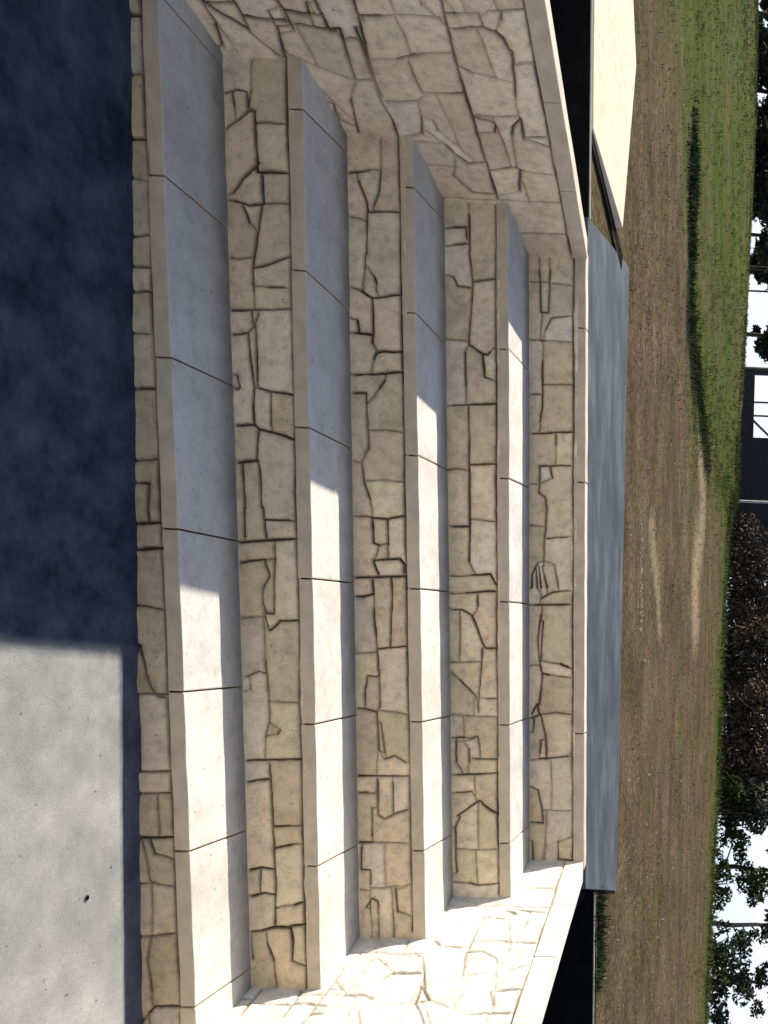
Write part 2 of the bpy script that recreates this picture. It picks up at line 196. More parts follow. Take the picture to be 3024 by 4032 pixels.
# paving in front: pale trowelled concrete, the left wall's shade painted dark over the left part
def paving_mat():
    m, nt, nd, ln, b = newmat('paving_concrete'); p = pos(nt)
    c = ramp(nt, noise(nt, p, 1.7, 8, .62), [(.28, (.22, .228, .24)), (.52, (.275, .282, .29)), (.74, (.35, .355, .355))])
    st = ramp(nt, noise(nt, p, 7, 8, .7), [(.30, (.80,) * 3), (.66, (1.10,) * 3)]); c = mixc(nt, 1., c, st, 'MULTIPLY')
    g = ramp(nt, noise(nt, p, 170, 3, .7), [(.3, (.78,) * 3), (.62, (1.08,) * 3)]); c = mixc(nt, 1., c, g, 'MULTIPLY')
    sp = ramp(nt, noise(nt, p, 38, 2, .5), [(.24, (.3,) * 3), (.29, (1, 1, 1))]); c = mixc(nt, 1., c, sp, 'MULTIPLY')
    # shadow of the left wall painted in, up to its cast edge
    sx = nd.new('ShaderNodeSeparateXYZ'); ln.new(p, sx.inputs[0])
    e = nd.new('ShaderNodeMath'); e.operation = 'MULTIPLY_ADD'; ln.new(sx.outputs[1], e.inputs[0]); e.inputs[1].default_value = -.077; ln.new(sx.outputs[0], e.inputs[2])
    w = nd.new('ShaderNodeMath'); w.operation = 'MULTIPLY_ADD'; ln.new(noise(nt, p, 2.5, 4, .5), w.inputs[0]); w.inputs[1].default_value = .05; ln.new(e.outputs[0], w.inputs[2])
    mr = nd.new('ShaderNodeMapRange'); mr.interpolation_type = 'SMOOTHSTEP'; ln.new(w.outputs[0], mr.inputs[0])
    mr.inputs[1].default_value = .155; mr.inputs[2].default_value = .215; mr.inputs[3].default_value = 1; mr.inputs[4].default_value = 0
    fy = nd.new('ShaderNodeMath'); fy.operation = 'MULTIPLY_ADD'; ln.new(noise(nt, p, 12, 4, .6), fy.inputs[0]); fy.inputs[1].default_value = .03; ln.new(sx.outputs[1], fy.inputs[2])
    ft = nd.new('ShaderNodeMapRange'); ln.new(fy.outputs[0], ft.inputs[0]); ft.inputs[1].default_value = -.125; ft.inputs[2].default_value = -.095; ft.inputs[3].default_value = 0; ft.inputs[4].default_value = .9  # shadow at the foot of the first riser, painted dark as well
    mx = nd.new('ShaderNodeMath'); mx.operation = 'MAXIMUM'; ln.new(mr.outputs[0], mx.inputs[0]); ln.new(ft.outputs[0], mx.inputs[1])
    painted_shade = ramp(nt, noise(nt, p, 4.2, 9, .72), [(.34, (.012, .018, .040)), (.5, (.040, .052, .095)), (.68, (.080, .098, .155))])
    c = mixc(nt, mx.outputs[0], c, painted_shade)
    ln.new(c, b.inputs['Base Color']); b.inputs['Roughness'].default_value = .85; b.inputs['Specular IOR Level'].default_value = .2
    bump(nt, noise(nt, p, 70, 8, .7), b, .5, .004)
    return m
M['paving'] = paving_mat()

# field: vertex colours (r green, g pale dirt, b dark) drive the mix
def field_mat():
    m, nt, nd, ln, b = newmat('rough_grass_field'); p = pos(nt)
    a = nd.new('ShaderNodeAttribute'); a.attribute_name = 'mask'
    s = nd.new('ShaderNodeSeparateColor'); ln.new(a.outputs['Color'], s.inputs[0])
    br = ramp(nt, noise(nt, p, 1.1, 9, .68, (1, 1.6, 1)), [(.25, (.042, .028, .019)), (.5, (.104, .073, .048)), (.75, (.175, .132, .090))])
    gr = ramp(nt, noise(nt, p, 1.0, 9, .7, (1, 1.5, 1)), [(.25, (.014, .025, .003)), (.5, (.046, .074, .008)), (.75, (.105, .120, .022))])
    vw = ramp(nt, noise(nt, p, .8, 6, .65), [(.40, (0, 0, 0)), (.62, (1, 1, 1))])
    f = nd.new('ShaderNodeMath'); f.operation = 'MULTIPLY_ADD'; f.use_clamp = True
    sv = nd.new('ShaderNodeSeparateColor'); ln.new(vw, sv.inputs[0])
    ln.new(sv.outputs[0], f.inputs[0]); f.inputs[1].default_value = .22; ln.new(s.outputs[0], f.inputs[2])
    c = mixc(nt, f.outputs[0], br, gr)
    c = mixc(nt, s.outputs[1], c, (.25, .20, .14))
    c = mixc(nt, s.outputs[2], c, (.006, .009, .010))
    g = ramp(nt, noise(nt, p, 20, 9, .82), [(.30, (.18,) * 3), (.48, (.85,) * 3), (.70, (2.5,) * 3)])
    c = mixc(nt, 1., c, g, 'MULTIPLY')
    ln.new(c, b.inputs['Base Color']); b.inputs['Roughness'].default_value = 1; b.inputs['Specular IOR Level'].default_value = .05
    bump(nt, noise(nt, p, 22, 10, .75), b, .8, .05)
    return m
M['field'] = field_mat()

def leaf_mat(name, stops, scale=1.2):
    m, nt, nd, ln, b = newmat(name); p = pos(nt)
    c = ramp(nt, noise(nt, p, scale, 5, .7), stops)
    g = ramp(nt, noise(nt, p, 14, 2, .5), [(.3, (.55,) * 3), (.7, (1.5,) * 3)]); c = mixc(nt, 1., c, g, 'MULTIPLY')
    ln.new(c, b.inputs['Base Color']); b.inputs['Roughness'].default_value = .8; b.inputs['Specular IOR Level'].default_value = .1
    return m
M['leaf_dark'] = leaf_mat('dark_evergreen_leaves', [(.3, (.010, .016, .012)), (.7, (.036, .050, .032))])
M['leaf_green'] = leaf_mat('green_leaves', [(.3, (.010, .018, .006)), (.7, (.035, .055, .018))])
M['leaf_brown'] = leaf_mat('brown_twigs', [(.3, (.03, .024, .020)), (.6, (.08, .062, .050)), (.8, (.13, .10, .07))], 1.6)
M['leaf_weed'] = leaf_mat('dark_weeds', [(.35, (.006, .010, .006)), (.65, (.02, .04, .010))], 3)
M['blade'] = leaf_mat('grass_blades', [(.3, (.016, .026, .005)), (.7, (.055, .078, .018))], .7)
M['dryblade'] = leaf_mat('dry_grass_blades', [(.3, (.05, .04, .022)), (.7, (.13, .105, .065))], .7)

# ------------------------------------------------------------------ masonry faces
PAL = np.array([1.14, 1.10, 1.08]) * np.array([(.74, .60, .42), (.67, .53, .36), (.78, .66, .49), (.70, .61, .40), (.62, .52, .33), (.76, .59, .42), (.70, .61, .50), (.60, .46, .29)])
def ashlar(a0, a1, z0, z1, seed, hmin=.09, hmax=.2):
    """random squared rubble joints for stretches the traced joints do not cover"""
    r = random.Random(seed); out = []; z = z0
    while z < z1:
        h = r.uniform(hmin, hmax); a = a0 + r.uniform(0, .2); out.append([[a0, z], [a1, z + r.uniform(-.01, .01)]])
        while a < a1:
            out.append([[a, z], [a + r.uniform(-.015, .015), min(z + h, z1)]]); a += r.uniform(.15, .45)
        z += h
    return out
def segdist(A, B, lines, reach=.09):
    d = np.full(A.shape, reach)
    a0, b0 = A[0, 0], B[0, 0]; da = A[0, 1] - a0; db = B[1, 0] - b0
    for pl in lines:
        for (x0, z0), (x1, z1) in zip(pl[:-1], pl[1:]):
            i0 = max(0, int((min(z0, z1) - reach - b0) / db)); i1 = min(A.shape[0], int((max(z0, z1) + reach - b0) / db) + 2)
            j0 = max(0, int((min(x0, x1) - reach - a0) / da)); j1 = min(A.shape[1], int((max(x0, x1) + reach - a0) / da) + 2)
            if i0 >= i1 or j0 >= j1: continue
            a = A[i0:i1, j0:j1]; b = B[i0:i1, j0:j1]; ux, uz = x1 - x0, z1 - z0; L = ux * ux + uz * uz + 1e-9
            t = np.clip(((a - x0) * ux + (b - z0) * uz) / L, 0, 1)
            np.minimum(d[i0:i1, j0:j1], np.hypot(a - x0 - t * ux, b - z0 - t * uz), out=d[i0:i1, j0:j1])
    return d
def labels(free):
    n, m = free.shape; lab = np.full((n, m), -1, int); k = 0
    fr = free.tolist(); L = lab.tolist()
    for i in range(n):
        for j in range(m):
            if fr[i][j] and L[i][j] < 0:
                st = [(i, j)]; L[i][j] = k
                while st:
                    p, q = st.pop()
                    for u, v in ((p + 1, q), (p - 1, q), (p, q + 1), (p, q - 1)):
                        if 0 <= u < n and 0 <= v < m and fr[u][v] and L[u][v] < 0: L[u][v] = k; st.append((u, v))
                k += 1
    return np.array(L), k
def hit_seg(p, d, q0, q1):
    ex, ez = q1[0] - q0[0], q1[1] - q0[1]; den = d[0] * ez - d[1] * ex
    if abs(den) < 1e-9: return None
    wx, wz = q0[0] - p[0], q0[1] - p[1]
    t = (wx * ez - wz * ex) / den; u = (wx * d[1] - wz * d[0]) / den
    return t if t > 1e-4 and -.02 <= u <= 1.02 else None
def close_joints(lines, a0, a1, b0, b1, seed):
    """run open joint ends on to the next joint, then break up any stone that is still too large"""
    r = random.Random(seed); L = [[list(q) for q in pl] for pl in lines]; EX = []
    box_ = [[[a0, b0], [a1, b0]], [[a1, b0], [a1, b1]], [[a1, b1], [a0, b1]], [[a0, b1], [a0, b0]]]
    segs = lambda skip: [(q0, q1) for i, pl in enumerate(L + box_) if i != skip for q0, q1 in zip(pl[:-1], pl[1:])]
    for i in range(len(L)):
        S_ = segs(i)
        for end in (0, -1):
            P = L[i]; p = P[end]; q = P[1] if end == 0 else P[-2]
            near = 9
            for q0, q1 in S_:
                ux, uz = q1[0] - q0[0], q1[1] - q0[1]; t = max(0, min(1, ((p[0] - q0[0]) * ux + (p[1] - q0[1]) * uz) / (ux * ux + uz * uz + 1e-12)))
                near = min(near, math.hypot(p[0] - q0[0] - t * ux, p[1] - q0[1] - t * uz))
            if near < .006: continue
            dx, dz = p[0] - q[0], p[1] - q[1]; n = math.hypot(dx, dz) or 1; d = (dx / n, dz / n)
            ang = math.atan2(d[1], d[0]); snap = round(ang / (math.pi / 2)) * math.pi / 2; ang = ang * .4 + snap * .6 if abs(ang - snap) < .6 else ang
            best = None
            for da in (0, .5, -.5, 1.2, -1.2):
                dd = (math.cos(ang + da), math.sin(ang + da))
                for q0, q1 in S_:
                    t = hit_seg(p, dd, q0, q1)
                    if t is not None:
                        c = t * (1 + abs(da) * .9)
                        if best is None or c < best[0]: best = (c, t, dd)
            if best and best[1] < .5:
                t, dd = best[1], best[2]; k = r.uniform(-.006, .006)
                mid = [p[0] + dd[0] * t * .5 - dd[1] * k, p[1] + dd[1] * t * .5 + dd[0] * k]; e = [p[0] + dd[0] * t, p[1] + dd[1] * t]
                EX.append([list(p), mid, e])
    n_tr = len(L); L += EX
    for _ in range(4):
        st = .012; A, B = np.meshgrid(np.arange(a0, a1, st), np.arange(b0, b1, st)); d = segdist(A, B, L); lab, k = labels(d > .010)
        done = True
        for c in range(k):
            I, J = np.nonzero(lab == c)
            if len(I) < 60: continue
            w_, h_ = (J.max() - J.min() + 1) * st, (I.max() - I.min() + 1) * st; area = len(I) * st * st
            if w_ > .46 or (w_ > .36 and area > .07):
                j = int(J.min() + (J.max() - J.min()) * r.uniform(.38, .62)); col = I[J == j]
                if len(col) < 3: continue
                za, zb = b0 + col.min() * st - .012, b0 + col.max() * st + .012; x = a0 + j * st
                L.append([[x + r.uniform(-.012, .012), za], [x + r.uniform(-.008, .008), (za + zb) / 2], [x + r.uniform(-.012, .012), zb]]); done = False
            elif h_ > .21 and area > .035 and r.random() < .75:
                i = int(I.min() + (I.max() - I.min()) * r.uniform(.35, .65)); row = J[I == i]
                if len(row) < 3: continue
                xa, xb = a0 + row.min() * st - .012, a0 + row.max() * st + .012; z = b0 + i * st
                L.append([[xa, z + r.uniform(-.01, .01)], [(xa + xb) / 2, z + r.uniform(-.006, .006)], [xb, z + r.uniform(-.01, .01)]]); done = False
        if done: break
    return L, n_tr
def masonry(name, a0, a1, b0, b1, lines, place, mat, parent, seed, res=.005, jw=.0048, deep=.016, pal=PAL, gain=1., jstr=(.6, 1.), label=None, relief=.010, faint=.6, vary=(.84, 1.08), hue=.55):
    A, B = np.meshgrid(np.arange(a0, a1 + res, res), np.arange(b0, b1 + res, res))
    w = .0032
    Aw = A + w * 2 * vnoise(A, B, .05, seed); Bw = B + w * 2 * vnoise(A, B, .05, seed + 1)
    ext, n_tr = close_joints(lines, a0, a1, b0, b1, seed)
    # use regular grid for windows but warped coordinates for distance
    d1 = segdist_w(A, B, Aw, Bw, ext[:n_tr]); d2 = segdist_w(A, B, Aw, Bw, ext[n_tr:]); d = np.minimum(d1, d2)
    lab, k = labels(d > .006)
    r = np.random.default_rng(seed); tint = (pal.mean(0) + hue * (pal[r.integers(0, len(pal), k + 1)] - pal.mean(0))) * r.uniform(*vary, (k + 1, 1)) * gain
    tx = r.uniform(-1, 1, k + 1); tz = r.uniform(-1, 1, k + 1); off = r.uniform(-1, 1, k + 1)
    # spread labels into the joints
    L = lab.copy()
    for _ in range(4):
        for s in ((0, 1), (0, -1), (1, 0), (-1, 0)):
            R = np.roll(L, s, (0, 1)); L = np.where(L < 0, R, L)
    L = np.where(L < 0, k, L)
    col = tint[L] * (1 + .22 * vnoise(A, B, .22, seed + 2)[..., None])
    wid = np.maximum(jw * (1 + 1.3 * vnoise(A, B, .12, seed + 3)), .002)
    j = np.maximum(np.exp(-(d1 / wid) ** 2), faint * np.exp(-(d2 / (wid * .8)) ** 2))
    stren = np.clip(jstr[0] + (jstr[1] - jstr[0]) * (vnoise(A, B, .35, seed + 4) * 2.4 + .75), .15, 1)
    halo = .5 * np.maximum(np.exp(-(d1 / (wid * 2.8)) ** 2), faint * np.exp(-(d2 / (wid * 2.8)) ** 2))
    mask = np.clip((j + halo * .55) * stren, 0, 1)
    disp = relief * (1 - np.exp(-d / .009)) + .004 * off[L] + .015 * vnoise(A, B, .10, seed + 5, 4) - deep * j * stren
    P = place(A, B, disp)
    at = np.concatenate([col, mask[..., None]], -1)
    o = grid_obj(name, P, mat, parent, {'tint': at})
    if label: o['label'] = label
    return o
def segdist_w(A, B, Aw, Bw, lines, reach=.09):
    d = np.full(A.shape, reach); a0, b0 = A[0, 0], B[0, 0]; da = A[0, 1] - a0; db = B[1, 0] - b0
    for pl in lines:
        for (x0, z0), (x1, z1) in zip(pl[:-1], pl[1:]):
            i0 = max(0, int((min(z0, z1) - reach - b0) / db)); i1 = min(A.shape[0], int((max(z0, z1) + reach - b0) / db) + 2)
            j0 = max(0, int((min(x0, x1) - reach - a0) / da)); j1 = min(A.shape[1], int((max(x0, x1) + reach - a0) / da) + 2)
            if i0 >= i1 or j0 >= j1: continue
            a = Aw[i0:i1, j0:j1]; b = Bw[i0:i1, j0:j1]; ux, uz = x1 - x0, z1 - z0; L = ux * ux + uz * uz + 1e-9
            t = np.clip(((a - x0) * ux + (b - z0) * uz) / L, 0, 1)
            np.minimum(d[i0:i1, j0:j1], np.hypot(a - x0 - t * ux, b - z0 - t * uz), out=d[i0:i1, j0:j1])
    return d

# ------------------------------------------------------------------ slabs
def slab(name, quad, zt, thick, mat, parent, bevel=.006, wob=.0):
    """quad: 4 (x, y) corners counter-clockwise from front left; zt: function x, y -> top height"""
    bm = bmesh.new()
    bot = [bm.verts.new((x, y, zt(x, y) - thick)) for x, y in quad]
    top = [bm.verts.new((x, y, zt(x, y))) for x, y in quad]
    bm.faces.new(top); bm.faces.new(bot[::-1])
    for i in range(4): bm.faces.new((bot[i], bot[(i + 1) % 4], top[(i + 1) % 4], top[i]))
    bmesh.ops.subdivide_edges(bm, edges=[e for e in bm.edges if e.calc_length() > .3 and abs(e.verts[0].co.z - e.verts[1].co.z) < thick * .6], cuts=9, use_grid_fill=True)
    for v in bm.verts:
        n = math.sin(v.co.x * 9.1 + v.co.y * 3) * .5 + math.sin(v.co.x * 23.7 + v.co.z * 11) * .5
        v.co.y += .0018 * n; v.co.z += .0010 * math.sin(v.co.x * 17 + v.co.y * 5)
    sharp = [e for e in bm.edges if len(e.link_faces) == 2 and e.calc_face_angle(0) > .9]
    bmesh.ops.bevel(bm, geom=sharp, offset=bevel, segments=2, affect='EDGES', profile=.6)
    bmesh.ops.recalc_face_normals(bm, faces=bm.faces)
    off = Vector(parent.location) if parent else Vector()
    for v in bm.verts: v.co -= off
    me = bpy.data.meshes.new(name); bm.to_mesh(me); bm.free(); me.materials.append(mat)
    return link(bpy.data.objects.new(name, me), parent)

# ------------------------------------------------------------------ the steps
steps = empty('stone_steps', (0, 0, 0))
tag(steps, 'broad flight of stone-faced steps with pale concrete treads between two splayed walls', 'steps')
for k in range(1, 6):
    yk = (k - 1) * D; x0, x1 = lx(yk) - .03, rx(yk) + .03
    if k == 1: b0, b1 = -.12, ZT[1] - SLAB + .006
    else: b0, b1 = ZT[k - 1] - .03, ZT[k] - SLAB + .012
    lines = [pl for pl in TR['R%d' % k]]
    bed = [[x, ztop(k, x) - SLAB - .007 + .003 * math.sin(x * 7 + k)] for x in np.arange(x0, x1, .09)]
    lines.append(bed)
    # extend into stretches beyond the traced joints
    xs = [q[0] for pl in TR['R%d' % k] for q in pl]
    for e0, e1 in ((x0, min(xs) - .12), (max(xs) + .12, x1)):
        if e1 - e0 > .15: lines += ashlar(e0, e1, b0 + .05, b1, k * 7 + int(e0 < 0), .12, .2)
    def place(A, B, d, yk=yk): return np.stack([A, yk - d, B], -1)
    masonry('riser_wall', x0, x1, b0, b1, lines, place, M['stone'], steps, 20 + k, gain=[0, .80, .98, 1.02, 1.04, 1.0][k])
    # tread slabs on top
    cuts = TR['T%d' % k]
    y0 = yk - .013; y1 = yk + D + .03 if k < 5 else yk + .068
    gap = .0035
    fr = [(lx(y0) - .05, lx(y1) - .05)] + [tuple(c) for c in cuts] + [(rx(y0) + .05, rx(y1) + .05)]
    if k == 1: fr.insert(1, (-2.50, -2.47))
    for i in range(len(fr) - 1):
        (a0, a1), (c0, c1) = fr[i], fr[i + 1]
        dz = random.uniform(-.0015, .0015)
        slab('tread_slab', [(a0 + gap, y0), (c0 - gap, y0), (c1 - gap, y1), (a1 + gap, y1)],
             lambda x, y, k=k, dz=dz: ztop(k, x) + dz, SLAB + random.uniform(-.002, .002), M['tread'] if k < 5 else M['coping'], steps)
    # rubble core under each tread so that joints are dark and nothing shows through
    z1 = [ztop(k, x0) - SLAB - .012, ztop(k, x1) - SLAB - .012]
    q = [(x0, yk + .03, -.3), (x1, yk + .03, -.3), (x1, yk + D + .06, -.3), (x0, yk + D + .06, -.3),
         (x0, yk + .03, z1[0]), (x1, yk + .03, z1[1]), (x1, yk + D + .06, z1[1]), (x0, yk + D + .06, z1[0])]
    mesh_obj('rubble_core', q, [(0, 1, 5, 4), (1, 2, 6, 5), (2, 3, 7, 6), (3, 0, 4, 7), (4, 5, 6, 7), (3, 2, 1, 0)], M['soil'], steps)

# ------------------------------------------------------------------ flank walls
def flank(side):
    fx, fz = (lx, lz) if side < 0 else (rx, rz)
    th = .088 if side < 0 else .11; wd = .105 if side < 0 else .125
    ya, yb = -1.3, 1.80
    w = empty('stone_wall', (fx(yb), yb, 0))
    nx, ny = (1, .22) if side < 0 else (-1, .25)
    nl = math.hypot(nx, ny); nx /= nl; ny = (-.22 if side < 0 else -.25) / nl * (1 if side < 0 else 1)
    # outward normal of the visible face
    key = 'LW' if side < 0 else 'RW'
    lines = list(TR[key]); lo = .10 if side < 0 else .24
    lines += ashlar(ya, lo - .1, .0, 1.75, 91 + side, .1, .22)
    lines += ashlar(lo, .62 if side > 0 else .30, .05, .62 if side > 0 else .75, 55 + side, .1, .2)
    for i in range(12):
        pass
    bed = [[y, fz(y) - th - .006 + .004 * math.sin(y * 11)] for y in np.arange(ya, yb + .05, .08)]
    lines.append(bed)
    def place(A, B, d):
        X = np.vectorize(fx)(A)
        Z = np.minimum(B, fz(0) + (fz(1) - fz(0)) * A - th + .012)
        return np.stack([X + nx * d, A + ny * d, Z], -1)
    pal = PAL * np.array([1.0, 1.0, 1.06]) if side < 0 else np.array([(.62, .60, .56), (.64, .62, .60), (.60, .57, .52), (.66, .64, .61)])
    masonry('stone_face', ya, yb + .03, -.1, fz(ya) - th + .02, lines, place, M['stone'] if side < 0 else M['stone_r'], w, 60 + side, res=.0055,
            jw=.0055 if side < 0 else .0055, deep=.014 if side < 0 else .007, pal=pal, gain=1.05 if side < 0 else 1.0, jstr=(.45, 1.) if side < 0 else (.25, .75), relief=.010 if side < 0 else .010, faint=.55 if side < 0 else .35, vary=(.92, 1.06), hue=.4)
    # body behind the face
    s = side
    q = []
    for y in (ya, yb):
        for z in (-.3, fz(y) - th - .01):
            q += [(fx(y) + s * .03, y, z), (fx(y) + s * wd, y, z)]
    mesh_obj('wall_core', q, [(0, 1, 3, 2), (4, 6, 7, 5), (0, 2, 6, 4), (1, 5, 7, 3), (2, 3, 7, 6), (0, 4, 5, 1)], M['coping'], w)
    # coping slabs
    ys = [ya, -.62, -.02, .62, 1.22, yb] if side < 0 else [ya, -.5, .2, .75, 1.28, yb]
    for a, b in zip(ys[:-1], ys[1:]):
        e = .012
        if side < 0: quad = [(fx(a + .003) - wd, a + .003), (fx(a + .003) + e, a + .003), (fx(b - .003) + e, b - .003), (fx(b - .003) - wd, b - .003)]
        else: quad = [(fx(a + .003) - e, a + .003), (fx(a + .003) + wd, a + .003), (fx(b - .003) + wd, b - .003), (fx(b - .003) - e, b - .003)]
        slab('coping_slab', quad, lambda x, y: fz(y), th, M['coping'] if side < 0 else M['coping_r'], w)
    return w
wl = flank(-1); tag(wl, 'shaded rubble stone wall at the left end of the steps with a sunlit coping', 'wall', 'stone walls flanking the steps')
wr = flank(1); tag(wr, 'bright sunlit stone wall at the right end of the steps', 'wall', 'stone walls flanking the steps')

# ------------------------------------------------------------------ landing and ground sheets
pts = [(-2.50, 1.872), (1.70, 1.872), (2.08, 3.17), (-2.85, 3.57)]
zl = lambda x, y: 1.568 + .0055 * x - .004
o = slab('landing', pts, zl, .05, M['landing'], None, bevel=.004); tag(o, kind='structure')
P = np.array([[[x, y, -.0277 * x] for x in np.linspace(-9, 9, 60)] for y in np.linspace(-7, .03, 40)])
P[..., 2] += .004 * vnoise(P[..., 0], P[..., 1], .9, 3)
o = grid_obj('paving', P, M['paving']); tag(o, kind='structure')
# small round drain hole in the paving
hx, hy = 1.155, -.341
bm = bmesh.new(); bmesh.ops.create_circle(bm, cap_ends=True, radius=.011, segments=20, matrix=Matrix.Translation((0, 0, .0035)))
me = bpy.data.meshes.new('drain_hole'); bm.to_mesh(me); bm.free(); me.materials.append(M['black'])
dh = link(bpy.data.objects.new('drain_hole', me)); dh.location = (hx, hy, -.0277 * hx + .002); tag(dh, 'small round black drain hole in the sunlit paving', 'drain')

# dark sunk beds behind the flank walls, closed by black boards
def box(name, c0, c1, mat, parent=None):
    (x0, y0, z0), (x1, y1, z1) = c0, c1
    q = [(x, y, z) for z in (z0, z1) for y in (y0, y1) for x in (x0, x1)]
    return mesh_obj(name, q, [(0, 2, 3, 1), (4, 5, 7, 6), (0, 1, 5, 4), (2, 6, 7, 3), (0, 4, 6, 2), (1, 3, 7, 5)], mat, parent)
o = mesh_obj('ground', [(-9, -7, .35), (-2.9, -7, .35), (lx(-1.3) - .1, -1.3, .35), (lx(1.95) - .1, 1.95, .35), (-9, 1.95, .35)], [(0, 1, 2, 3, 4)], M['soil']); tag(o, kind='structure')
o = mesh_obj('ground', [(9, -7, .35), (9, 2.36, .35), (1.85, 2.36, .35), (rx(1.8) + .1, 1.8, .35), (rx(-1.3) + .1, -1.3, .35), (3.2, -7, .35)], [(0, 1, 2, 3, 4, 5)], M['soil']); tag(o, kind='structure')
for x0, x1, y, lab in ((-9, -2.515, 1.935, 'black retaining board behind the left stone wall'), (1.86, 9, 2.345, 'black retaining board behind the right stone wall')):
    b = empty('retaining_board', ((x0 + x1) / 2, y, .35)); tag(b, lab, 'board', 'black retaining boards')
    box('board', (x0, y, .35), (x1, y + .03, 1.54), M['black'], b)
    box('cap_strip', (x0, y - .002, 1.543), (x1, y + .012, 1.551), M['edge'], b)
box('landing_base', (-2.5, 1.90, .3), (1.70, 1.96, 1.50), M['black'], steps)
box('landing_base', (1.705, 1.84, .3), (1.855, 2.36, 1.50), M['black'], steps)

# raised cream concrete block left of the landing
cb = [(-4.75, 1.972), (-3.06, 1.972), (-2.86, 2.90), (-4.28, 3.46), (-5.6, 2.7)]
bm = bmesh.new(); t = [bm.verts.new((x, y, 1.60 if y > 2 else 1.556)) for x, y in cb]; bt = [bm.verts.new((x, y, 1.50)) for x, y in cb]
bm.faces.new(t); bm.faces.new(bt[::-1])
for i in range(5): bm.faces.new((bt[i], bt[(i + 1) % 5], t[(i + 1) % 5], t[i]))
bmesh.ops.recalc_face_normals(bm, faces=bm.faces)
bmesh.ops.bevel(bm, geom=bm.edges[:], offset=.006, segments=2, affect='EDGES')
me = bpy.data.meshes.new('concrete_block'); bm.to_mesh(me); bm.free(); me.materials.append(M['cream'])
o = link(bpy.data.objects.new('concrete_block', me)); tag(o, 'low cream concrete block in full sun beside the landing', 'concrete block')
# dark sheet painted as the block's shadow on its right side
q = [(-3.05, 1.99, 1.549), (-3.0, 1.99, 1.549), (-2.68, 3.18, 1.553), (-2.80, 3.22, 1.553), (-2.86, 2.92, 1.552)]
o = mesh_obj('block_shadow', q, [(0, 1, 2, 3, 4)], M['soil']); tag(o, 'dark narrow channel painted along the right side of the cream block as its shadow', 'shading')

# field: fan-shaped sheet from the boards to its far crest
far = [(-120, 62), (-70, 56), (-35.5, 52.1), (-30.2, 54.), (-14.5, 41.1), (-7.7, 33.9), (-5.2, 32.4), (-3.5, 25.8), (.43, 22.4), (4.2, 21.1), (7.35, 18.7), (9.33, 17.3), (16, 14), (30, 9)]
frt = [(-9, 1.96), (-7.5, 1.96), (-6, 1.96), (-5.2, 1.96), (-4.2, 1.96), (-3.4, 1.96), (-2.8, 1.96), (-2.45, 1.96), (-.4, 2.0), (1.6, 2.0), (1.87, 2.37), (3.5, 2.37), (6, 2.37), (9, 2.37)]
S = np.linspace(0, 13, 420); far = np.array(far, float); frt = np.array(frt, float)
def samp(a): return np.stack([np.interp(S, np.arange(14), a[:, c]) for c in (0, 1)], -1)
Fa, Fr = samp(far), samp(frt); Tt = np.linspace(0, 1, 330) ** 2.1
G = Fr[None] * (1 - Tt[:, None, None]) + Fa[None] * Tt[:, None, None]
X, Y = G[..., 0], G[..., 1]
def fz_(x, y): return 1.545 + .0055 * x
rough = np.clip((Y - 2.0) / 3, 0, 1)
Z = fz_(X, Y) + (.035 * vnoise(X, Y, 1.1, 5, 4) + .05 * vnoise(X, Y, 4, 8)) * rough
def pdist(x, y, pl, rel=False):
    d = np.full(x.shape, 99.)
    for (x0, y0), (x1, y1) in zip(pl[:-1], pl[1:]):
        ux, uy = x1 - x0, y1 - y0; t = np.clip(((x - x0) * ux + (y - y0) * uy) / (ux * ux + uy * uy), 0, 1)
        d = np.minimum(d, np.hypot(x - x0 - t * ux, y - y0 - t * uy))
    return d
nz = vnoise(X, Y, 1.5, 11)
darkl = [(-6.9, 10.1), (-6.1, 9.3), (-5.68, 9.6), (-4.45, 9.5), (-4.04, 10.1), (-4.05, 11.1), (-3.5, 12.3), (-3.27, 14.)]
pale1 = [(-3.03, 11.98), (-2.36, 12.7), (-1.71, 12.3), (-.89, 11.3), (-.3, 11.6)]; pale2 = [(-1.0, 5.5), (-.46, 6.05), (-.05, 6.25)]
sst = lambda a, b, v: (lambda t: t * t * (3 - 2 * t))(np.clip((v - a) / (b - a), 0, 1))
dk = (1 - sst(.2, .75, pdist(X, Y, darkl) + nz * .9)) * .95
pa = np.maximum((1 - sst(.1, 1.1, pdist(X, Y, pale1) + nz)), .8 * (1 - sst(.03, .28, pdist(X, Y, pale2) + nz * .25)))
gl = sst(7.2, 9.5, Y + nz * 3 + .35 * np.clip(X + 5.5, -9, 9)* -1) * sst(-1.0, -4.2, X + nz * 2)
gl = np.maximum(gl, sst(-4.2, -6.5, X + .12 * Y + nz * 2))
gl = np.maximum(gl, sst(.84, .95, np.sqrt(np.broadcast_to(Tt[:, None], X.shape)) + .05 * nz) * .8)
gl = np.maximum(gl * (.72 + 1.1 * vnoise(X, Y, 2.2, 31, 4)), .02 + nz * .5)
gl = np.clip(gl, 0, 1)
mask = np.stack([gl, pa, dk, np.ones_like(gl)], -1)
o = grid_obj('field', np.stack([X, Y, Z], -1), M['field'], attrs={'mask': mask}); tag(o, kind='structure')
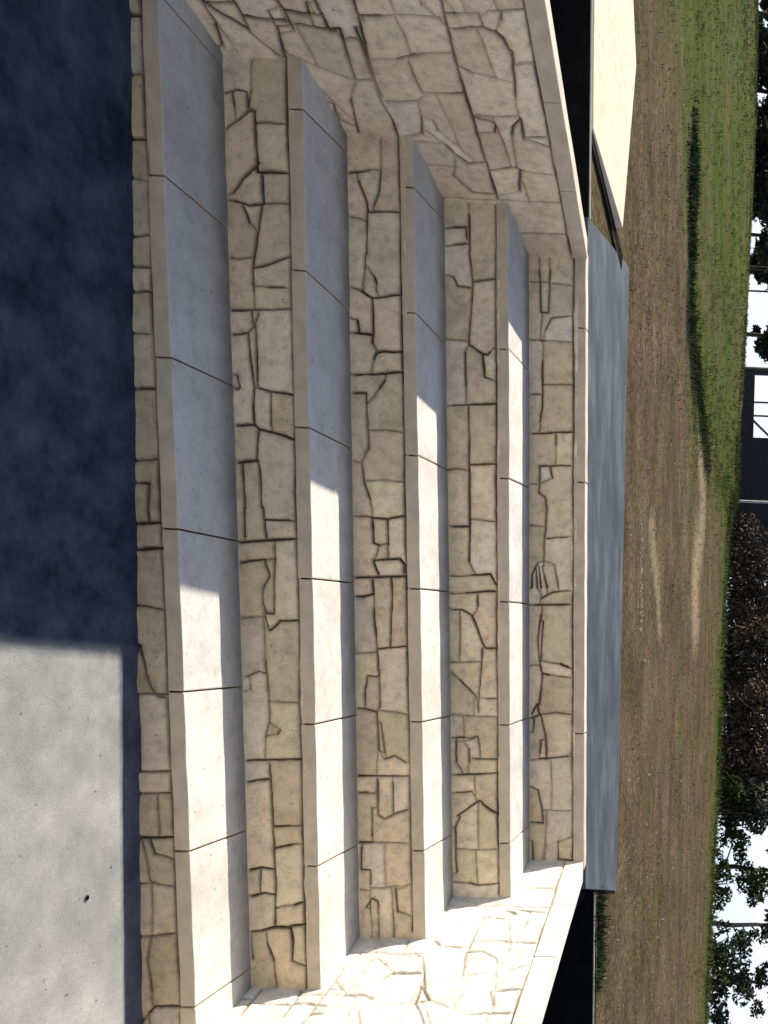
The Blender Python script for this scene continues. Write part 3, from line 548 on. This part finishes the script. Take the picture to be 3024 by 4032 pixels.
# slope falling away behind the crest, then an added pale sheet as bright hazy sky to the horizon
e = np.stack([X[-1], Y[-1], Z[-1]], -1); c = np.array([0, -4., 0]); rows = []
for f, z in ((1, 0), (1.03, -.35), (1.12, -1.3), (1.35, -3.2)):
    r = c + (e - c) * np.array([f, f, 1]); r[:, 2] += z; rows.append(r)
o = grid_obj('bank', np.array(rows), M['earth']); tag(o, kind='structure')
a = 6000
o = mesh_obj('haze_sheet', [(-a, -a, -1.2), (a, -a, -1.2), (a, a, -1.2), (-a, a, -1.2)], [(0, 1, 2, 3)], M['haze_sheet']); tag(o, kind='structure')

# grass tufts and pebbles
def blades(name, pts, h, w, mat, label, cat, n=7):
    V = []; F = []
    for (x, y, z, s) in pts:
        for _ in range(n):
            a = random.uniform(0, 6.28); l = random.uniform(.3, 1.1) * s * h; bx = x + random.gauss(0, .05 * s); by = y + random.gauss(0, .05 * s)
            dx, dy = math.cos(a), math.sin(a); tx, ty = bx + dx * l * random.uniform(.2, .7), by + dy * l * random.uniform(.2, .7)
            k = len(V); ww = w * s; V += [(bx - dy * ww, by + dx * ww, z), (bx + dy * ww, by - dx * ww, z), (tx, ty, z + l)]; F.append((k, k + 1, k + 2))
    o = mesh_obj(name, V, F, mat); return tag(o, label, cat, kind='stuff')
gp = []; dp = []
for _ in range(16000):
    i = int(random.random() ** .6 * 329); j = random.randrange(420)
    if Y[i, j] < 3.6 and -3.2 < X[i, j] < 2.4: continue
    if cb and -5.7 < X[i, j] < -2.7 and Y[i, j] < 3.2: continue
    s = .35 + .02 * Y[i, j]
    q = (X[i, j] + random.gauss(0, .08), Y[i, j] + random.gauss(0, .08), Z[i, j] - .01, s)
    (gp if random.random() < gl[i, j] * .9 else dp).append(q)
for i in range(3200):   # taller fringe along the crest
    q = random.random() * 13; j = int(q / 13 * 419)
    if Y[-1, j] > 30: jj = random.uniform(.93, 1.0)
    else: jj = random.uniform(.95, 1.0)
    ii = int(jj * 329); gp.append((X[ii, j] + random.gauss(0, .1), Y[ii, j] + random.gauss(0, .1), Z[ii, j] - .02, random.uniform(.7, 1.6)))
blades('green_grass', gp, .13, .008, M['blade'], 'green grass growing over the far left of the field', 'grass')
blades('dry_grass', dp[:7000], .08, .008, M['dryblade'], 'short dry brown grass over the near field', 'grass')
dt = []
for (x0, y0), (x1, y1) in zip(darkl[:-1], darkl[1:]):
    for _ in range(260):
        t = random.random(); dt.append((x0 + (x1 - x0) * t + random.gauss(0, .30), y0 + (y1 - y0) * t + random.gauss(0, .26), 1.50, random.uniform(.4, 1.2)))
ct = []
for _ in range(260):
    ct.append((random.uniform(1.9, 2.6), 2.40 + abs(random.gauss(0, .12)), 1.545, random.uniform(.25, .7)))
blades('weed_clump', ct, .10, .009, M['leaf_weed'], 'dark weeds behind the right black board, beside the landing corner', 'weeds', 9)
blades('weed_bank', dt, .10, .009, M['leaf_weed'], 'dark low weeds in a line across the green grass', 'weeds', 9)
def pebbles(name, pts, mat, label):
    V = []; F = []
    for x, y, z, s in pts:
        k = len(V); 
        for a in range(6):
            r = s * random.uniform(.6, 1.1); V.append((x + r * math.cos(a * 1.047), y + r * math.sin(a * 1.047), z))
        V.append((x, y, z + s * random.uniform(.5, .9)))
        for a in range(6): F.append((k + a, k + (a + 1) % 6, k + 6))
    o = mesh_obj(name, V, F, mat); return tag(o, label, 'pebbles', kind='stuff')
pp = []
pl = [(-2.2, 4.95), (-1.73, 4.83), (-1.34, 4.73), (-.89, 4.63), (-.3, 4.7), (.6, 4.75)]
for (x0, y0), (x1, y1) in zip(pl[:-1], pl[1:]):
    for _ in range(110):
        t = random.random(); pp.append((x0 + (x1 - x0) * t, y0 + (y1 - y0) * t + random.gauss(0, .05), fz_(x0, 0) - .008, random.uniform(.006, .02)))
for _ in range(2600):
    i = random.randrange(20, 250); j = random.randrange(420)
    if Y[i, j] < 3.7 and -3 < X[i, j] < 2.3: continue
    if -5.7 < X[i, j] < -2.7 and Y[i, j] < 3.2: continue
    pp.append((X[i, j], Y[i, j], Z[i, j] - .005, random.uniform(.006, .018) * (1 + Y[i, j] * .05)))
pebbles('pebbles', pp, M['pebble'], 'small pale and dark pebbles scattered over the field')

# ------------------------------------------------------------------ trees and background things
def leafcloud(clumps, per, size, seed, flat=.7):
    r = np.random.default_rng(seed); V = []
    for (x, y, z, rad) in clumps:
        n = int(per * rad * rad)
        u = r.normal(size=(n, 3)); u /= np.linalg.norm(u, axis=1, keepdims=True); rr = rad * r.random((n, 1)) ** .45
        c = np.array([x, y, z]) + u * rr * np.array([1, 1, flat])
        a = r.normal(size=(n, 3)); a /= np.linalg.norm(a, axis=1, keepdims=True); b = np.cross(a, r.normal(size=(n, 3))); b /= np.linalg.norm(b, axis=1, keepdims=True)
        s = size * r.uniform(.5, 1.3, (n, 1)); a *= s; b *= s * .5
        V.append(np.stack([c - a, c + b, c + a, c - b], 1))
    V = np.concatenate(V).reshape(-1, 3); F = np.arange(len(V)).reshape(-1, 4)
    return V, F
def tube(path, rad, sides=8):
    V = []; F = []
    for i, (p, r) in enumerate(zip(path, rad)):
        p = Vector(p); d = (Vector(path[min(i + 1, len(path) - 1)]) - Vector(path[max(i - 1, 0)])).normalized()
        a = d.orthogonal().normalized(); b = d.cross(a)
        V += [tuple(p + (a * math.cos(t) + b * math.sin(t)) * r) for t in [2 * math.pi * k / sides for k in range(sides)]]
        if i:
            k = (i - 1) * sides
            F += [(k + j, k + (j + 1) % sides, k + sides + (j + 1) % sides, k + sides + j) for j in range(sides)]
    return V, F
def tree(name, x, y, h, rad, low, leaf, label, seed, per=520, size=.09, cat='tree', bark='bark', lean=0, group=None, gaps=.0):
    z0 = fz_(x, y) - .3
    t = empty(name, (x, y, z0)); tag(t, label, cat, group)
    r = random.Random(seed); tr = max(.04, h * .022)
    path = [(x + lean * q * h + r.uniform(-.05, .05) * h * q, y + r.uniform(-.04, .04) * h * q, z0 + h * .92 * q) for q in (0, .2, .4, .6, .8, 1)]
    V, F = tube(path, [tr, tr * .85, tr * .7, tr * .5, tr * .3, tr * .1]); cl = []
    nl = 13
    for k in range(nl):
        q = low + (1 - low) * (k + .5) / nl; zz = z0 + h * q; a = r.uniform(0, 6.28) + k * 2.4; L = rad * (1 - .55 * q) * r.uniform(.6, 1.15)
        p0 = (x + lean * q * h, y, zz - .1 * L); p1 = (x + lean * q * h + math.cos(a) * L * .5, y + math.sin(a) * L * .5, zz + .05 * L); p2 = (x + lean * q * h + math.cos(a) * L, y + math.sin(a) * L, zz + r.uniform(-.1, .2) * L)
        v, f = tube([p0, p1, p2], [tr * .35, tr * .22, tr * .06], 5); kk = len(V); V += v; F += [tuple(i + kk for i in g) for g in f]
        for s in (.45, .75, 1.0):
            if r.random() < gaps: continue
            cl.append((p0[0] + (p2[0] - p0[0]) * s + r.uniform(-.15, .15), p0[1] + (p2[1] - p0[1]) * s + r.uniform(-.15, .15), p0[2] + (p2[2] - p0[2]) * s + r.uniform(-.1, .15), L * r.uniform(.22, .42)))
    mesh_obj('trunk', V, F, M[bark], t, True)
    V, F = leafcloud(cl, per, size, seed)
    mesh_obj('crown', V, F, M[leaf], t)
    return t
def bush(name, x, y, rx_, ry_, h, leaf, label, seed, per=420, size=.07, cat='bush'):
    z0 = fz_(x, y) - .1; t = empty(name, (x, y, z0)); tag(t, label, cat, 'bushes along the field edge'); r = random.Random(seed); cl = []; V = []; F = []
    for _ in range(16):
        a = r.uniform(0, 6.28); q = math.sqrt(r.random()); hh = h * (1 - .5 * q * q) * r.uniform(.75, 1)
        px, py = x + math.cos(a) * q * rx_, y + math.sin(a) * q * ry_
        v, f = tube([(x + .3 * (px - x), y + .3 * (py - y), z0), ((x + px) / 2, (y + py) / 2, z0 + hh * .5), (px, py, z0 + hh)], [.03, .02, .006], 5)
        k = len(V); V += v; F += [tuple(i + k for i in g) for g in f]
        for s in (.25, .6, .92): cl.append((px + r.uniform(-.2, .2), py, z0 + hh * s, h * r.uniform(.16, .30)))
    mesh_obj('stems', V, F, M['bark'], t, True); V, F = leafcloud(cl, per, size, seed, .85); mesh_obj('foliage', V, F, M[leaf], t)
    return t
def pole(x, y, h, r, mat, label, lean=0):
    z0 = fz_(x, y) - 2.2
    V, F = tube([(x, y, z0), (x + lean * h * .5, y, z0 + h * .5), (x + lean * h, y, z0 + h)], [r, r * .9, r * .75], 10)
    o = mesh_obj('pole', [(a - x, b - y, c - z0) for a, b, c in V], F, M[mat], None, True); o.location = (x, y, z0); return tag(o, label, 'pole', 'poles and posts beyond the field')

# far left: dark trees behind the crest
for i, (x, y, h, rad, low, lab) in enumerate([
    (-38.5, 58, 7, 4.2, .0, 'leftmost dark tree on the far edge of the field'), (-33.2, 56.5, 6, 4.2, .0, 'broad dark tree just left of the thin white pole far away'),
    (-27.4, 55, 6, 3.6, .02, 'dark tree just right of the thin white pole far away'), (-22.5, 51, 5, 2.4, .08, 'thin-crowned dark tree with bright gaps under its branches'),
    (-19.2, 47, 5.5, 2.0, .04, 'dark tree with a crown reaching almost to the grass'), (-14.9, 44, 5, 1.5, .08, 'slender dark tree with a bare lower trunk')]):
    tree('tree', x, y, h, rad, low, 'leaf_dark', lab, 100 + i, per=420, size=.2, gaps=.05, group='dark trees along the far left crest')
pole(-30.2, 54.8, 8, .09, 'pole', 'thin white pole standing far away at the field edge')
pole(-17.5, 45.5, 8, .05, 'darkpole', 'thin dark post in front of the brightest far gap')
pole(-12.3, 41.0, 8, .20, 'darkpole', 'thick dark post left of the low dark wall')
pole(-10.45, 39.2, 8, .045, 'darkpole', 'first thin dark post above the low dark wall')
pole(-9.72, 38.6, 8, .045, 'darkpole', 'second thin dark post, nearer the dark shed')
bt = pole(-12.3, 40.6, 3.5, .07, 'darkpole', 'slanting dark brace leaning between the posts', .9)
w = box('low_wall', (-11.35, 38.0, -.5), (-7.6, 38.3, 1.95), M['lowwall']); tag(w, 'low dark wall beneath the thin posts beyond the field', 'wall')
# dark shed
sh = empty('shed', (-5.9, 34.5, .5)); tag(sh, 'large dark boarded shed beyond the field behind the pale pole', 'shed')
box('wall', (-7.95, 34.6, .3), (-2.6, 39, 4.3), M['shed'], sh)
q = [(-8.2, 34.3, 4.3), (-2.4, 34.3, 4.3), (-2.4, 39.3, 4.3), (-8.2, 39.3, 4.3), (-8.2, 36.8, 6), (-2.4, 36.8, 6)]
mesh_obj('roof', q, [(0, 1, 5, 4), (2, 3, 4, 5), (0, 4, 3), (1, 2, 5), (3, 2, 1, 0)], M['shed_roof'], sh)
pole(-5.15, 32.9, 7, .055, 'pole', 'pale slim pole in front of the dark shed', .0)
# brown thicket mound
for i, (x, y, a, h, leaf, lab) in enumerate([
    (-2.9, 26.6, .9, 1.35, 'leaf_brown', 'rounded brown bush at the left end of the thicket, beside the shed'),
    (-1.3, 26.0, 1.2, 1.9, 'leaf_brown', 'brown twiggy bush rising in front of the shed'),
    (.6, 25.2, 1.3, 2.2, 'leaf_brown', 'tall tangled brown bush in the middle of the thicket'),
    (2.3, 24.4, 1.3, 2.2, 'leaf_brown', 'dark brown bush right of the middle of the thicket'),
    (3.9, 23.9, 1.2, 2.0, 'leaf_brown', 'brown bush at the right end of the thicket under the evergreens'),
    (5.2, 22.6, 1.0, 1.0, 'leaf_green', 'low green bush below the leaning pale trunk'),
    (6.9, 20.9, .9, .55, 'leaf_green', 'small green bush at the field edge beneath the open branches'),
    (8.3, 19.6, .9, .7, 'leaf_green', 'low green bush at the right edge of the field')]):
    bush('bush', x, y, a, .6, h, leaf, lab, 200 + i, per=700, size=.075)
# evergreens on the right with gaps of pale sky between
for i, (x, y, h, rad, low, leaf, bark, lean, lab, g) in enumerate([
    (-.6, 29.5, 5, 2.8, .02, 'leaf_dark', 'bark', 0, 'dark evergreen behind the brown thicket', .0),
    (3.0, 27.5, 5, 2.6, .0, 'leaf_dark', 'bark', 0, 'tall dark evergreen behind the right of the thicket', .0),
    (5.0, 24.3, 4.5, 2.0, .02, 'leaf_dark', 'palebark', .12, 'evergreen with a pale leaning trunk', .0),
    (7.0, 23.2, 4, 1.5, .10, 'leaf_green', 'bark', 0, 'thin open tree with pale light between its branches', .35),
    (8.3, 21.9, 3.8, 1.3, .12, 'leaf_dark', 'palebark', .05, 'small dark evergreen near the right edge of the field', .2),
    (9.7, 20.9, 3.5, 1.2, .04, 'leaf_dark', 'bark', 0, 'rightmost dark evergreen beyond the field', .1)]):
    tree('evergreen_tree', x, y, h, rad, low, leaf, lab, 300 + i, per=800, size=.085, bark=bark, lean=lean, gaps=g, group='evergreens beyond the right of the field')

# ------------------------------------------------------------------ light
trav = Vector((1.6, -.49, -1.)).normalized()
elev = math.asin(-trav.z); az = math.atan2(-trav.x, -trav.y)      # azimuth of the sun measured from +Y towards +X
sun = bpy.data.lights.new('sun', 'SUN'); sun.energy = 8.6; sun.angle = math.radians(.5); sun.color = (1., .90, .74)
so = link(bpy.data.objects.new('sun', sun)); so.rotation_euler = trav.to_track_quat('-Z', 'Y').to_euler()
W = bpy.data.worlds.new('World'); SC.world = W; W.use_nodes = True; nt = W.node_tree
sky = nt.nodes.new('ShaderNodeTexSky'); sky.sky_type = 'NISHITA'; sky.sun_disc = False
sky.sun_elevation = elev; sky.sun_rotation = az; sky.air_density = 1.; sky.dust_density = .8
bg = nt.nodes['Background']; tc = nt.nodes.new('ShaderNodeTexCoord'); sp = nt.nodes.new('ShaderNodeSeparateXYZ'); nt.links.new(tc.outputs['Generated'], sp.inputs[0])
hz = nt.nodes.new('ShaderNodeMapRange'); hz.interpolation_type = 'SMOOTHSTEP'; nt.links.new(sp.outputs[2], hz.inputs[0])
hz.inputs[1].default_value = .02; hz.inputs[2].default_value = .55; hz.inputs[3].default_value = .9; hz.inputs[4].default_value = 0
hs = nt.nodes.new('ShaderNodeHueSaturation'); hs.inputs['Saturation'].default_value = .72
nt.links.new(mixc(nt, hz.outputs[0], sky.outputs[0], (6.6, 7.0, 7.9)), hs.inputs['Color']); nt.links.new(hs.outputs[0], bg.inputs[0]); bg.inputs[1].default_value = .15

# ------------------------------------------------------------------ camera (turned on its side, as the photograph is)
C = Vector((0, -4.1103, 2.6995)); fw = Vector((.10216, .99419, .03388)); r = Vector((.99425, -.10315, .02867)); u = Vector((-.03200, -.03076, .99901))
cam = bpy.data.cameras.new('camera'); co = link(bpy.data.objects.new('camera', cam)); SC.camera = co
X_, Y_, Z_ = u, -r, -fw
co.matrix_world = Matrix(((X_.x, Y_.x, Z_.x, C.x), (X_.y, Y_.y, Z_.y, C.y), (X_.z, Y_.z, Z_.z, C.z), (0, 0, 0, 1)))
cam.sensor_fit = 'VERTICAL'; cam.sensor_height = 36; cam.lens = 2000 / 2212 * 36
cam.shift_x = -883.93 / 2212; cam.shift_y = 471.8 / 2212
cam.clip_start = .05; cam.clip_end = 20000
SC.view_settings.view_transform = 'Standard'; SC.view_settings.look = 'None'; SC.view_settings.exposure = 0
